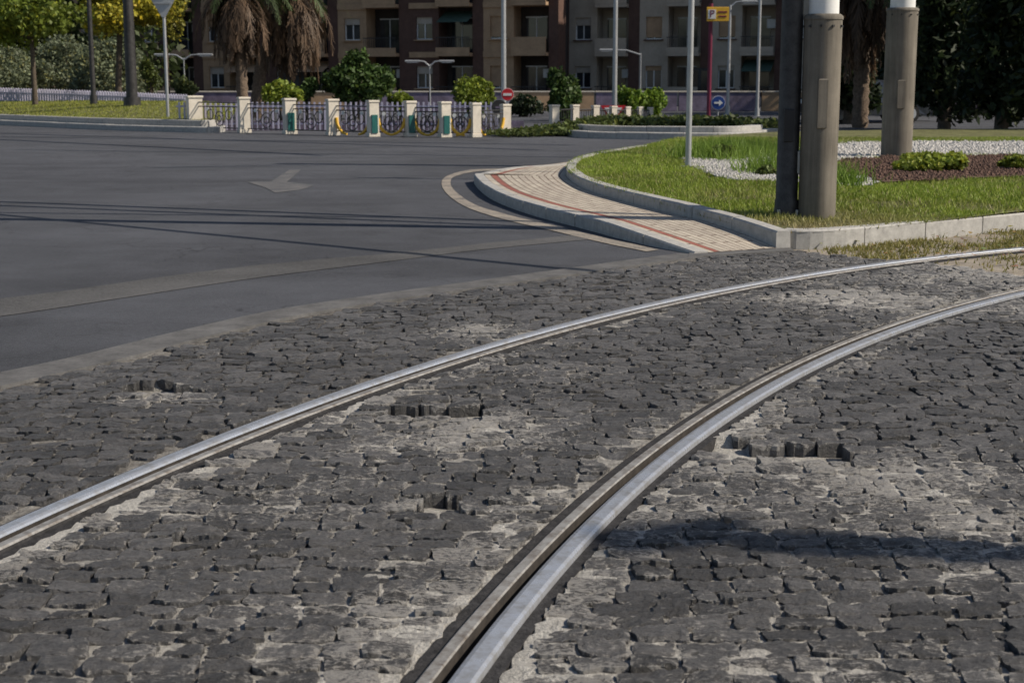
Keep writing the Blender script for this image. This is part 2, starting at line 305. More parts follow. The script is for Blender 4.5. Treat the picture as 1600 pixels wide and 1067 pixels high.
def setts(R,dl0,dr0,nx,ny):
    S_=len(R); u=np.linspace(-1,1,nx); v=np.linspace(-1,1,ny); u=np.r_[-1,u,1]; v=np.r_[-1,v,1]
    U,Vv=np.meshgrid(u,v); U=U[None].repeat(S_,0); Vv=Vv[None].repeat(S_,0)
    ring=np.zeros((len(v),len(u)),bool); ring[0]=ring[-1]=True; ring[:,0]=ring[:,-1]=True
    rr=rng.random((S_,8))
    ang=(rr[:,0]-.5)*.11; L=R[:,2][:,None,None]; W=R[:,3][:,None,None]
    cu=1-.08*np.abs(Vv)**5*(.2+rr[:,1][:,None,None]); cv=1-.11*np.abs(U)**6*(.2+rr[:,2][:,None,None])
    lx=U*L/2*cu+Vv*W/2*(rr[:,3][:,None,None]-.5)*.30; ly=Vv*W/2*cv*(1+(rr[:,7][:,None,None]-.5)*.28*U)+U*L/2*(rr[:,4][:,None,None]-.5)*.10
    ca,sa=np.cos(ang)[:,None,None],np.sin(ang)[:,None,None]
    X=R[:,0][:,None,None]+lx*ca-ly*sa; Y=R[:,1][:,None,None]+lx*sa+ly*ca
    e=np.maximum(np.abs(U)**3,np.abs(Vv)**3)
    X=X+(fbm(X*50,Y*50,3,31)-.5)*.017*(.3+.7*e); Y=Y+(fbm(X*50+50,Y*50,3,37)-.5)*.016*(.3+.7*e)
    nz=fbm(X*28,Y*38,3,5); off=R[:,0][:,None,None]*7
    nz2=fbm(X*12+off,Y*24,2,15); ter=np.floor(nz2*7)/7
    Z=.005+(rr[:,5][:,None,None]-.5)*.010+(U*(rr[:,6][:,None,None]-.5)+Vv*(rr[:,7][:,None,None]-.5))*.009+(nz-.5)*.012+(ter-.5)*.022
    edge=np.clip((np.maximum(np.abs(U),np.abs(Vv))-.78)/.22,0,1)
    chip=np.clip(fbm(X*34,Y*34,2,77)-.42,0,1)*3
    Z=Z-edge*.008*np.clip(chip,.2,1)
    Z=Z-ring[None]*.095
    P=np.stack([X,Y],3).reshape(-1,2); sh=X.shape
    for C,d0 in ((RL,dl0),(RR,dr0)):
        near=np.repeat(np.abs(d0)<.35,sh[1]*sh[2]); q=P[near]
        if len(q):
            d,i,N_=signed(q,C); sg=np.sign(np.repeat(d0,sh[1]*sh[2])[near]); tgt=.118; bad=(d*sg<tgt); q[bad]+= (N_[i[bad]]*((tgt*sg[bad]-d[bad])[:,None])); P[near]=q
    m_=sh[1]*sh[2]
    dv=dust(P[:,0],P[:,1],np.repeat(dl0,m_),np.repeat(dr0,m_))
    tone=np.repeat(rng.random(S_),m_); rg=ring[None].repeat(S_,0).reshape(-1)
    dd=dv+np.repeat((rng.random(S_)-.5)*.22,m_); dd[rg]=-.6; tone[rg]*=.5  # sett sides darkened: grime plus pit-wall shade put into the colour
    col=np.stack([tone,dd,np.broadcast_to(edge,sh).reshape(-1)*(~rg)],1)
    V=np.c_[P,Z.reshape(-1)]; NX,NY=len(u),len(v)
    i,j=np.meshgrid(np.arange(NX-1),np.arange(NY-1)); q=np.stack([j*NX+i,j*NX+i+1,(j+1)*NX+i+1,(j+1)*NX+i],2).reshape(-1,4)
    Fq=(q[None]+(np.arange(S_)*m_)[:,None,None]).reshape(-1,4)
    return V,Fq,col
VV=[];FF=[];CC=[];o=0
for lo,hi,nx,ny in ((0,5.3,15,10),(5.3,8,10,7),(8,99,6,4)):
    m_=(dist>=lo)&(dist<hi); v_,f_,c_=setts(R[m_],dl[m_],dr[m_],nx,ny); VV.append(v_);FF.append(f_+o);CC.append(c_);o+=len(v_)
npm('sett_paving',np.concatenate(VV),np.concatenate(FF),mSett,np.concatenate(CC),smooth=False)
# mortar bed
gx=np.arange(-4.8,7.8,.03); gy=np.arange(2.1,13.6,.03); X,Y=np.meshgrid(gx,gy); P=np.stack([X.ravel(),Y.ravel()],1)
a1,_,_=signed(P,RL); a2,_,_=signed(P,RR); dm_=dust(P[:,0],P[:,1],a1,a2); hl=inhole(P[:,0],P[:,1],.045)
Z=-.0115+(fbm(P[:,0]*18,P[:,1]*18,3,8)-.5)*.014+np.clip(dm_,0,.7)*.010-.042*hl
Z=np.where((abs(a1)<.10)|(abs(a2)<.10),-.06,Z)
inc=pip(P[:,0],P[:,1],cob); Z=np.where(inc,Z,np.minimum(Z,-.03)); nx=len(gx); i,j=np.meshgrid(np.arange(nx-1),np.arange(len(gy)-1))
q=np.stack([j*nx+i,j*nx+i+1,(j+1)*nx+i+1,(j+1)*nx+i],2).reshape(-1,4)
npm('mortar_bed',np.c_[P,Z],q,mMort,np.stack([P[:,0]*0+.5,np.clip(dm_+.09+.16*np.clip((7-P[:,1])/3,0,1)+.12*inhole(P[:,0],P[:,1],.05),0,1),dm_*0],1))
# ---------------------------------------------------------------- sidewalk & kerbs
Op=[(1085,398),(1000,381),(900,355),(820,333),(765,310),(741,287),(752,271),(800,262),(880,256),(980,240)]
Ip=[(1213,386),(1150,360),(1060,336),(980,316),(920,298),(890,281),(886,270),(898,259),(935,248),(1000,237)]
zI=[.02,.09,.12,.12,.12,.12,.12,.12,.12,.12]
zO=[0,.0,.0,0,0,0,.12,.12,.12,.12]
O=cat([G(p[0],p[1],z) for p,z in zip(Op,zO)],14); I=cat([G(p[0],p[1],z) for p,z in zip(Ip,zI)],14); n=len(O)
zt=np.interp(np.arange(n)/14,[0,.8,1.6,20],[.015,.07,.12,.12])
To,No=tangents(O)
sideI=np.sign(((I-O)*No).sum(1)); O2=O+No*sideI[:,None]*.14
kk=12; V=[];uv=[]; ul=np.r_[0,np.cumsum(np.hypot(*np.diff((O+I)/2,axis=0).T))]
for r in range(kk+1):
    for i_ in range(n):
        p=O2[i_]*(1-r/kk)+I[i_]*(r/kk); V.append((p[0],p[1],zt[i_]-.002)); uv.append((ul[i_]/.16,r))
Fs=[(r*n+i,r*n+i+1,(r+1)*n+i+1,(r+1)*n+i) for r in range(kk) for i in range(n-1)]
def tile(name,c1,c2):
    k=NM(name).set(.85,0,.3); br=k.n.new('ShaderNodeTexBrick'); k.L(k.tc.outputs['UV'],br.inputs[0]); br.inputs['Scale'].default_value=1; br.inputs['Brick Width'].default_value=4.2; br.inputs['Row Height'].default_value=1; br.inputs['Mortar Size'].default_value=.10; br.inputs['Mortar Smooth'].default_value=.3
    br.inputs[1].default_value=(*c1,1); br.inputs[2].default_value=(*c2,1); br.inputs[3].default_value=(.15,.105,.085,1); nn=k.noise(5,5,.7)
    k.col(k.vec(br.outputs[0],k.ramp(nn,.3,.7,.72,1.15))); k.bump(br.outputs[1],.4,-.006); return k.m
mT=tile('beige_paving_tile',(.50,.45,.37),(.42,.37,.31)); mTr=tile('red_paving_tile',(.32,.12,.09),(.27,.10,.08))
me=bpy.data.meshes.new('sidewalk'); me.from_pydata(V,[],Fs); me.materials.append(mT); me.materials.append(mTr)
me.polygons.foreach_set('material_index',[1 if f//(n-1)==1 else 0 for f in range(len(Fs))])
ul_=me.uv_layers.new(name='UVMap'); 
for l in me.loops: ul_.data[l.index].uv=uv[l.vertex_index]
link(bpy.data.objects.new('sidewalk',me))
def kerb(name,C,zb,zt_,width,side,step=.95,parent=None,m=None):
    P=np.c_[C,zb,zt_] ; P=resamp(P,.12); T_,N_=tangents(P); b=MB(); per=max(2,int(step/.12)); i=0
    while i<len(P)-1:
        j=min(i+per,len(P)-1)
        if len(P)-1-j<2: j=len(P)-1
        V=[];m_=j-i+1; dz=random.uniform(-.004,.004); dn_=random.uniform(-.004,.004)
        for q in range(i,j+1):
            nrm=N_[q]*side; p=P[q,:2].copy()+nrm*dn_
            if q==i: p=p+T_[q]*.006
            if q==j: p=p-T_[q]*.006
            a,c=P[q,2],P[q,3]+dz
            V+=[(*p,a),(*p,c-.014),(*(p+nrm*.014),c),(*(p+nrm*(width-.01)),c),(*(p+nrm*width),a)]
        Fs=[(q*5+r,q*5+r+1,(q+1)*5+r+1,(q+1)*5+r) for q in range(m_-1) for r in range(4)]
        if side>0: Fs=[f[::-1] for f in Fs]
        Fs+=[tuple(range(5)),tuple(range((m_-1)*5+4,(m_-1)*5-1,-1))]
        b.add(V,Fs,m or mKerb); i=j
    return b.obj(name,parent)
kerb('sidewalk_kerb',O,np.full(n,-.05),zt+.006,.145,float(np.median(sideI)))
Ti,Ni=tangents(I); sI=-float(np.sign(np.median(((O-I)*Ni).sum(1))))
kerb('island_kerb',I,np.full(n,-.02),np.interp(np.arange(n)/14,[0,1,2,20],[.155,.20,.235,.235]),.14,sI)
FKp=[(1222,387),(1255,388),(1320,385),(1450,372),(1600,357),(1750,342),(1950,325)]; FK=cat([G(*p) for p in FKp],8)
kerb('island_kerb.001',FK,np.full(len(FK),-.05),np.full(len(FK),.155),.15,-1.0)
FE=[G(*p) for p in [(1060,230),(1120,226),(1210,220),(1400,216),(1700,213)]]+[(26,34),(22,18)]
isl=[tuple(p) for p in I[::-1][:]]+[tuple(p) for p in FK]+[(24,17)]+FE[::-1][1:]
def tz(x,y):
    k_=np.clip((y-12.5)/3.5,0,1); return .135+.075*k_*k_*(3-2*k_)
b=MB(); Vb=[(x,y,float(tz(np.float64(x),np.float64(y)))) for x,y in isl]
b.add(Vb,[tuple(range(len(Vb)))],mLawn); io=b.obj('island_ground')
def gpoly(pix,z=.2): return [G(p[0],p[1],z) for p in pix]
GA=gpoly([(1078,250),(1130,246),(1215,240),(1232,262),(1290,272),(1380,286),(1350,293),(1300,292),(1240,287),(1180,284),(1120,278),(1085,264)])
GB=gpoly([(1305,251),(1420,247),(1600,245),(1900,246),(1900,276),(1600,278),(1450,283),(1385,288),(1295,272)])
GC=gpoly([(1215,239),(1310,226),(1450,223),(1900,224),(1900,245),(1600,244),(1420,246),(1305,250),(1232,260),(1215,246)])
sheet('white_gravel_bed',GA,.222,mGrav); sheet('bark_mulch_bed',GB,.226,mBark); sheet('white_gravel_bed.001',GC,.222,mGrav)
def pebbles(name,poly,nn,r,m,z):
    P=np.array(poly); x=rng.uniform(P[:,0].min(),min(P[:,0].max(),15),nn*3); y=rng.uniform(P[:,1].min(),P[:,1].max(),nn*3); kp=pip(x+ (vn(x*3,y*3,1)-.5)*.5,y+(vn(x*2,y*2,2)-.5)*.8,poly); x=x[kp][:nn];y=y[kp][:nn]; n_=len(x)
    s_=r*rng.uniform(.5,1.3,n_); base=np.array([(1,0,0),(0,1,0),(-1,0,0),(0,-1,0),(0,0,1),(0,0,-1)],float)
    V=base[None]*s_[:,None,None]*rng.uniform(.6,1.3,(n_,6,1)); V[:,:,2]*=.8; V+=np.stack([x,y,np.full(n_,z)],1)[:,None,:]
    F_=np.array([(0,1,4),(1,2,4),(2,3,4),(3,0,4),(1,0,5),(2,1,5),(3,2,5),(0,3,5)]); Fq=(F_[None]+(np.arange(n_)*6)[:,None,None]).reshape(-1,3)
    return npm(name,V,Fq,m,smooth=False)
pebbles('white_gravel',GA,9000,.03,mGrav,.225); pebbles('white_gravel.001',GC,6000,.035,mGrav,.225); pebbles('bark_mulch',GB,8000,.035,mBark,.23)
# grass
mGr=leafmat('grass_blades',(1,1,1))
def blades(name,x,y,z,h,wd,c,parent=None):
    n_=len(x); a=rng.uniform(0,2*np.pi,n_); dx=np.cos(a)*wd/2; dy=np.sin(a)*wd/2; lean=rng.normal(0,.4,(n_,2))*h[:,None]
    V=np.empty((n_,3,3)); V[:,0]=np.stack([x-dx,y-dy,z],1); V[:,1]=np.stack([x+dx,y+dy,z],1); V[:,2]=np.stack([x+lean[:,0],y+lean[:,1],z+h],1)
    return npm(name,V,np.arange(n_*3).reshape(-1,3),mGr,np.repeat(c,3,0),parent=parent)
def scatter(poly,nn,xl,yl,bias=1.0):
    x=rng.uniform(*xl,nn); y=yl[0]+(yl[1]-yl[0])*rng.random(nn)**bias; kp=pip(x,y,poly); return x[kp],y[kp]
x,y=scatter(isl,480000,(0.6,13),(12,32),1.35); 
jx=x+(vn(x*2.5,y*2.5,2)-.5)*.7; jy=y+(vn(x*2.5,y*2.5,7)-.5)*1.1
kp=~(pip(jx,jy,GA)|pip(jx,jy,GB)|pip(jx,jy,GC)); x=x[kp];y=y[kp]
dens=fbm(x*1.3,y*1.3,3,40); ef,_,_=signed(np.stack([x,y],1),FK); dry=np.clip(1.2-np.abs(ef)/1.3,0,1)*np.clip((4.2-x)/1.5,0,1)
bald=np.clip((.44-dens)*5,0,.8)
kp=rng.random(len(x))>bald+dry*.7; x=x[kp];y=y[kp];dens=dens[kp];dry=np.clip(dry[kp]+bald[kp]*.4,0,1)
t=rng.random(len(x)); c=np.stack([.16+.14*t,.24+.12*t,.03+.025*t],1)*(.65+.75*fbm(x*.7,y*.7,2,50))[:,None]; c=c*(1-dry[:,None])+np.array([.32,.26,.13])*dry[:,None]
strw=rng.random(len(x))<.08; c[strw]=(.36,.31,.16)
blades('lawn_grass',x,y,tz(x,y)-.01,rng.uniform(.018,.065,len(x))*(.6+.8*fbm(x*2,y*2,2,71)),.015,c)
tg=[G(1245,391)]+[tuple(p) for p in FK[8:]]+[G(1950,460),G(1800,450),G(1600,429),G(1480,413),G(1330,400)]
sheet('track_bed',[G(1215,386),]+[tuple(p) for p in FK[2:]]+[(26,14),(26,10.6),(7.6,10.6)]+far_edge[::-1],-.012,M('dusty_track_bed',(.27,.235,.19),.95,ns=4,na=.35,bs=50,bst=.6,bd=.02))
x,y=scatter(tg,220000,(2.0,13),(9,19)); q=np.stack([x,y],1); d1,_,_=signed(q,RL); d2,_,_=signed(q,RR); dn=fbm(x*2.2,y*2.2,3,61)
kp=(abs(d1)>.15)&(abs(d2)>.15)&(rng.random(len(x))<np.clip((dn-.36)*4,0.06,1)); x=x[kp];y=y[kp]; t=rng.random(len(x))
c=np.stack([.17+.14*t,.18+.08*t,.045+.05*t],1)
blades('track_grass',x,y,np.full(len(x),-.015),rng.uniform(.02,.055,len(x)),.016,c)
x,y=scatter(tg,1500,(2,11),(9,18)); n_=len(x); a=rng.uniform(0,6.28,n_); s_=rng.uniform(.015,.04,n_)
V=np.empty((n_,4,3)); 
for q in range(4):
    V[:,q,0]=x+np.cos(a+q*1.57)*s_*(1 if q%2 else .55); V[:,q,1]=y+np.sin(a+q*1.57)*s_*(1 if q%2 else .55); V[:,q,2]=.03+rng.uniform(0,.02,n_)
npm('leaf_litter',V,np.arange(n_*4).reshape(-1,4),mGr,np.repeat(np.stack([rng.uniform(.2,.45,n_),rng.uniform(.15,.3,n_),rng.uniform(.06,.15,n_)],1),4,0))
# ---------------------------------------------------------------- foliage
mLf=leafmat('foliage',(1,1,1))
def cloud(clumps,n_,size,c,jit=.35,shell=.5,parent=None,name='foliage',zsq=1,elong=1.6):
    Vs=[];Cs=[]
    tot=sum((a[3]*a[4]*a[5])**(2/3) for a in clumps)
    for cx,cy,cz,rx,ry,rz in clumps:
        m_=max(12,int(n_*(rx*ry*rz)**(2/3)/tot)); d=rng.normal(size=(m_,3)); d/=np.linalg.norm(d,axis=1)[:,None]
        lump=1+.28*(vn(d[:,0]*3+cx,d[:,1]*3+d[:,2]*2+cz,int(abs(cx)*10)%50)-.5)*2
        rr=(shell+(1-shell)*rng.random(m_)**.6)*lump
        P=np.array([cx,cy,cz])+d*rr[:,None]*np.array([rx,ry,rz])
        A=rng.normal(size=(m_,3)); A/=np.linalg.norm(A,axis=1)[:,None]; B=np.cross(A,rng.normal(size=(m_,3))); B/=np.linalg.norm(B,axis=1)[:,None]
        s_=size*rng.uniform(.5,1.3,m_)[:,None]
        V=np.stack([P-A*s_*elong/2,P+B*s_/2,P+A*s_*elong/2,P-B*s_/2],1); Vs.append(V.reshape(-1,3))
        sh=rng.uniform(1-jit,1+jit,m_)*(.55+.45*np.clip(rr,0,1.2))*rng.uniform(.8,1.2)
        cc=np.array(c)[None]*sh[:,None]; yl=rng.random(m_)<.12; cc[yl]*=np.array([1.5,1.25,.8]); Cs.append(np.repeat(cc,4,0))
    V=np.concatenate(Vs); V[:,2]=np.maximum(V[:,2],.0)
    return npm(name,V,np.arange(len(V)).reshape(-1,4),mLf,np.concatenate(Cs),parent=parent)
def clumps(cx,cy,cz,rx,ry,rz,k_,fr=.45):
    out=[(cx,cy,cz,rx*.72,ry*.72,rz*.72)]
    for _ in range(k_):
        d=rng.normal(size=3); d/=np.linalg.norm(d); r=rng.uniform(.5,.8); f_=fr*rng.uniform(.6,1.2)
        out.append((cx+d[0]*rx*r,cy+d[1]*ry*r,cz+d[2]*rz*r,rx*f_,ry*f_,rz*f_))
    return out
def bush(name,px,pyT,pyB,wpx,Y,c,n_=2500,size=.1,k_=10,trunk=False,depth=1):
    x,zt_=ZX(px,pyT,Y); _,zb=ZX(px,pyB,Y); zb=max(zb,0.); wr=wpx/2*Y/F; e=empty(name); rz=(zt_-zb)/2
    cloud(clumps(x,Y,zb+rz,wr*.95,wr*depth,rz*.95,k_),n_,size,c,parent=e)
    t=MB(); g=0
    for a in range(5):
        an=a*1.3; t.tube([(x+.05*math.cos(an),Y+.05*math.sin(an),g),(x+wr*.25*math.cos(an),Y+wr*.2*math.sin(an),max(zb+rz*.5,g+.3)),(x+wr*.5*math.cos(an),Y+wr*.4*math.sin(an),zb+rz*1.1)],[.06,.04,.015],mBarkT,6)
    t.obj('trunk',e); return e
def tree(name,x,y,ztr,tr,crown,c,n_=5000,size=.14,jit=.35,zb=0,lean=0):
    e=empty(name); t=MB(); cx,cy,cz,rx,ry,rz=crown
    t.tube([(x,y,zb),(x+lean*.3,y,zb+(ztr-zb)*.4),(x+lean,y,ztr),(cx,cy,cz)],[tr*1.25,tr,tr*.85,tr*.3],mBarkT,10)
    cl=clumps(*crown,14,.4)
    for q in cl[1:9]: t.tube([(x+lean,y,ztr),((x+lean+q[0])/2,(y+q[1])/2,(ztr+q[2])/2+.1),(q[0],q[1],q[2])],[tr*.5,tr*.3,tr*.12],mBarkT,6)
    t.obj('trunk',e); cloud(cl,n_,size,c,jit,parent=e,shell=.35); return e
GRN=(.06,.105,.028); YGR=(.17,.22,.03); OLV=(.17,.20,.12); DRK=(.020,.034,.015)
bush('shrub',440,118,170,72,50,YGR,2500); bush('shrub',555,80,172,104,56,GRN,6000,.13,14); bush('shrub',627,138,172,40,52,YGR,1200)
bush('shrub',739,114,180,64,48,YGR,3500,.09,12); bush('shrub',880,108,190,56,54,GRN,3500,.12,12); bush('shrub',985,130,185,50,58,(.15,.24,.03),2200); bush('shrub',1020,128,185,46,60,(.15,.24,.03),2200)
bush('shrub',820,150,200,70,60,DRK,1500,.12); bush('shrub',290,118,160,50,60,(.1,.13,.05),1500); bush('shrub',480,120,160,30,56,GRN,900)
bush('conifer_shrub',232,88,152,34,62,(.09,.12,.03),1500,.08)
for px,t_,wp,Y in ((-40,72,120,64),(20,74,130,66),(100,60,160,68),(168,64,120,64),(205,84,80,70)):
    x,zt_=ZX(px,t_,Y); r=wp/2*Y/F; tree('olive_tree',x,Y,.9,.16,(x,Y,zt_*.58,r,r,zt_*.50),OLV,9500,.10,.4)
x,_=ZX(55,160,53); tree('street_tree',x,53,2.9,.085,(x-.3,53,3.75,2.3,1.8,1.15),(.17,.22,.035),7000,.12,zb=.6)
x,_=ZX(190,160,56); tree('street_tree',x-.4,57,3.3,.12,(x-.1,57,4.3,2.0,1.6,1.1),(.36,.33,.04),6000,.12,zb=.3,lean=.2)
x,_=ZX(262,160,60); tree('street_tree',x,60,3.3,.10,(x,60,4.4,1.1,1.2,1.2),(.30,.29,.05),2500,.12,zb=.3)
def mass(name,x0,x1,Y,dep,h,c,n_,k_,size=.28):
    cl=[]
    for a in range(k_):
        x=x0+(x1-x0)*(a+.5)/k_+rng.uniform(-1,1); hh=h*rng.uniform(.8,1.15); 
        for lv in (.25,.55,.85): cl.append((x+rng.uniform(-.8,.8),Y+rng.uniform(-dep,dep),hh*lv,(x1-x0)/k_*.8,dep,hh*.26))
    e=empty(name); cloud(cl,n_,size,c,.5,parent=e,shell=.3)
    t=MB()
    for a in range(k_): 
        x=x0+(x1-x0)*(a+.5)/k_; t.tube([(x,Y,0),(x+.2,Y,h*.4),(x,Y,h*.8)],[.25,.2,.08],mBarkT,8)
    t.obj('trunk',e); return e
mass('distant_trees',-46,-20,80,3,12,(.06,.085,.026),20000,9,.3)
mass('distant_trees',17,40,66,3,12,DRK,20000,9,.3)
for px,Y,wp,h in ((1330,50,90,9),(1480,44,150,10),(1570,40,150,9),(1420,54,120,11),(1640,38,140,9)):
    x,_=ZX(px,100,Y); r=wp/2*Y/F; e=empty('cypress_tree'); cl=[]
    for a in range(26):
        f_=(a+.5)/26; an=a*2.4; rr=r*(1-f_*.75); cl.append((x+.35*rr*math.cos(an),Y+.35*rr*math.sin(an),.7+f_*h,rr*.75,rr*.75,h*.07))
    cloud(cl,9000,.14,(.024,.038,.015),.45,parent=e,shell=.4,elong=2.4); t=MB(); t.tube([(x,Y,0),(x,Y,h*.8)],[.2,.05],mBarkT,8); t.obj('trunk',e)
def lowhedge(name,pts,c,n_,w_,size=.09):
    e=empty(name); cl=[]
    for x,y,z,h in pts: 
        for q in range(2): cl.append((x+rng.uniform(-.2,.2),y+rng.uniform(-w_,w_)*.5,z+h*.45,.55,w_,h*.62*rng.uniform(.85,1.15)))
    cloud(cl,n_,size,c,.35,parent=e,shell=.5)
    t=MB(); 
    for x,y,z,h in pts[::2]: t.tube([(x,y,z-.05),(x+.05,y,z+h*.8)],[.02,.008],mBarkT,5)
    t.obj('stems',e)
hp=[]
for px in range(792,1205,9):
    f_=(px-792)/412; base=213-9*min(1,f_*1.8); top=(212-29*min(1,f_*2.6)+(3 if px>1150 else 0))
    Y=38.5+2.0*min(1,f_*2); x,zb=ZX(px,base,Y); _,zt_=ZX(px,top-2,Y); hp.append((x,Y,max(.05,zb-.1),max(.12,(zt_-zb))))
lowhedge('median_hedge',hp,(.09,.12,.035),14000,.8)
MK=cat([G(*p) for p in [(1215,211),(1160,218),(1080,219),(980,218),(910,216),(885,212),(905,208)]],8); kerb('median_kerb',MK,np.full(len(MK),-.03),np.full(len(MK),.17),.3,1.0)
MK2=MK+np.array([.15,.75]); kerb('median_kerb.001',MK2[4:],np.full(len(MK2)-4,-.03),np.full(len(MK2)-4,.30),.3,1.0)
sheet('median_ground',[tuple(p) for p in MK2]+[(-.5,42),(8,43.5),(9,38)],.15,mSoil)
for px,t_,b_,wp in ((1462,236,272,120),(1590,240,268,56),(1200,256,278,30),(1130,222,252,30),(1290,258,276,50)):
    x,y=G(px,b_,.2); r=wp/2*y/F; _,zt_=ZX(px,t_,y+r*.4); col=(.22,.27,.04) if wp>50 else (.13,.17,.05)
    e=empty('garden_shrub'); cloud([(a[0],a[1],max(a[2],.22),a[3],a[4],a[5]) for a in clumps(x,y+r*.5,.22+(zt_-.22)*.4,r,r*.7,(zt_-.22)*.55,14)],int(30*wp),.05,col,.4,parent=e); t=MB(); t.tube([(x,y+r*.5,.1),(x,y+r*.5,.3)],[.03,.01],mBarkT,6); t.obj('stem',e)
xs=[];ys=[]
for px,py,nn,sp_ in ((1125,248,1800,.6),(1165,242,1500,.6),(1195,272,500,.3),(1310,290,400,.3)):
    a,b_=G(px,py,.2); xs.append(rng.normal(a,sp_*.6,nn)); ys.append(rng.normal(b_,sp_,nn))
xs=np.concatenate(xs);ys=np.concatenate(ys); t_=rng.random(len(xs)); blades('tall_grass_tufts',xs,ys,np.full(len(xs),.2),rng.uniform(.12,.36,len(xs)),.02,np.stack([.12+.1*t_,.20+.12*t_,.03+.02*t_],1))
# ---------------------------------------------------------------- left median (lawn mound)
LK=cat([G(*p) for p in [(-500,178),(-200,189),(0,196),(150,203),(260,206.5),(330,208),(352,205),(335,198)]],8)
kerb('median_kerb.002',LK,np.full(len(LK),-.03),np.full(len(LK),.16),.28,-1.0)
LK2=LK+np.array([-.35,.85]); kerb('median_kerb.003',LK2,np.full(len(LK),-.03),np.full(len(LK),.33),.3,-1.0)
A_=resamp(LK2[:-8],.4); V=[];m_=len(A_)
for r in range(12):
    f_=r/11
    for p in A_: V.append((p[0]-f_*.9,p[1]+.3+f_*8,.29+.42*math.sin(f_*1.57)*min(1,max(.12,(-5.5-p[0])/4))+.03*float(vn(p[0],p[1]+f_*8,5))))
npm('median_lawn',V,[(r*m_+i,r*m_+i+1,(r+1)*m_+i+1,(r+1)*m_+i) for r in range(11) for i in range(m_-1)],mLawn,smooth=True)
Va=np.array(V); ii=rng.integers(0,len(Va)-m_-1,60000); uu=rng.random((60000,1)); vv=rng.random((60000,1)); Pb=Va[ii]*(1-uu)+Va[np.minimum(ii+m_,len(Va)-1)]*uu+ (vv-.5)*np.array([.5,0,0]); t_=rng.random(len(Pb))
blades('median_grass',Pb[:,0],Pb[:,1],Pb[:,2]-.02,rng.uniform(.03,.08,len(Pb)),.035,np.stack([.19+.16*t_,.24+.1*t_,.04+.03*t_],1))
# ---------------------------------------------------------------- fences
b=MB(); N=150
FY=lambda px: 62-(px+300)/600*11
for a in range(N):
    px=-300+600*a/(N-1)*.985; top=np.interp(px,[-300,0,150,290],[136,139,144,150]); Y=FY(px); x,zt_=ZX(px,top,Y)
    b.box((x,Y,(zt_+.1)/2),(.075,.05,zt_-.1),mLilac); b.add([(x-.037,Y-.025,zt_),(x+.037,Y-.025,zt_),(x+.037,Y+.025,zt_),(x-.037,Y+.025,zt_),(x,Y,zt_+.06)],[(0,1,4),(1,2,4),(2,3,4),(3,0,4)],mLilac)
for off in (.12,.5):
    pts=[]
    for px in (-300,0,150,290): 
        top=np.interp(px,[-300,0,150,290],[136,139,144,150]); Y=FY(px)+.05; x,zt_=ZX(px,top,Y); pts.append((x,Y,zt_-off))
    b.tube(pts,.025,mLilac,6)
b.obj('picket_fence')
PL=[(305,150,205,26),(382,152,208,20),(453,154,210,21),(520,155,212,20),(583,157,214,19),(641,158,214,19),(695,159,215,19),(743,161,215,17),(790,163,212,16)]
pil=[]
for px,t_,b_,wp in PL:
    x,y=G(px,b_); _,zt_=ZX(px,t_,y); wd=wp*y/F*.80; q=MB(); ang=.42
    q.box((x,y,.05),(wd*1.15,wd*1.15,.1),mCream,ang,.01); q.box((x,y,(zt_-.06+.1)/2),(wd,wd,zt_-.16),mCream,ang,.012); q.box((x,y,zt_-.03),(wd*1.14,wd*1.14,.06),mCream,ang,.012)
    if px in (453,583,641,695): q.box((x+math.sin(ang)*(wd*.5+.02),y-math.cos(ang)*(wd*.5+.02),.08+zt_*.27),(wd*.62,.05,zt_*.5),mTeal,ang)
    q.obj('fence_pillar'); pil.append((x,y,zt_,wd))
for a,(p,q) in enumerate(zip(pil[:-1],pil[1:])):
    r=MB(); d=Vector((q[0]-p[0],q[1]-p[1],0)); L=d.length; d.normalize(); h=min(p[2],q[2])-.1
    P=lambda s_,z: (p[0]+d.x*s_,p[1]+d.y*s_,z)
    s0=p[3]*.5; s1=L-q[3]*.5
    for z in (.12,h*.93,h*.80): r.tube([P(s0,z),P(s1,z)],.016,mDark,6)
    nb=7
    for c_ in range(1,nb): s_=s0+(s1-s0)*c_/nb; r.tube([P(s_,.12),P(s_,h*.8)],.012,mDark,5)
    for cc,rd_,zc in ((.28,.15,h*.55),(.72,.15,h*.55),(.5,.2,h*.42),(.5,.09,h*.42)):
        s_=s0+(s1-s0)*cc; r.tube([P(s_+rd_*math.cos(t),zc+rd_*math.sin(t)) for t in np.linspace(0,2*math.pi,17)],.014,mDark,5,False)
    if a>=3:
        for sg,st_ in ((1,s0+.01),(-1,s1-.01)):
            r.tube([P(st_+sg*.38*(1-math.cos(t)),.05+.42*(1-math.sin(t))) for t in np.linspace(0,math.pi/2,9)],[.05,.05,.05,.045,.045,.04,.04,.03,.03],mYel,6)
    for cc in (.22,.78):
        s_=s0+(s1-s0)*cc; x_,y_,_=P(s_,0); r.tube([(x_,y_-.03,h*.72),(x_,y_+.0,h*.72)],.05,mWhite,12)
    r.obj('ornate_railing')
pr=[(866,164,200,15),(898,164,197,13),(930,165,196,12),(958,166,195,11),(980,167,194,10),(1000,167,193,9),(1016,168,192,8)]; prev=None
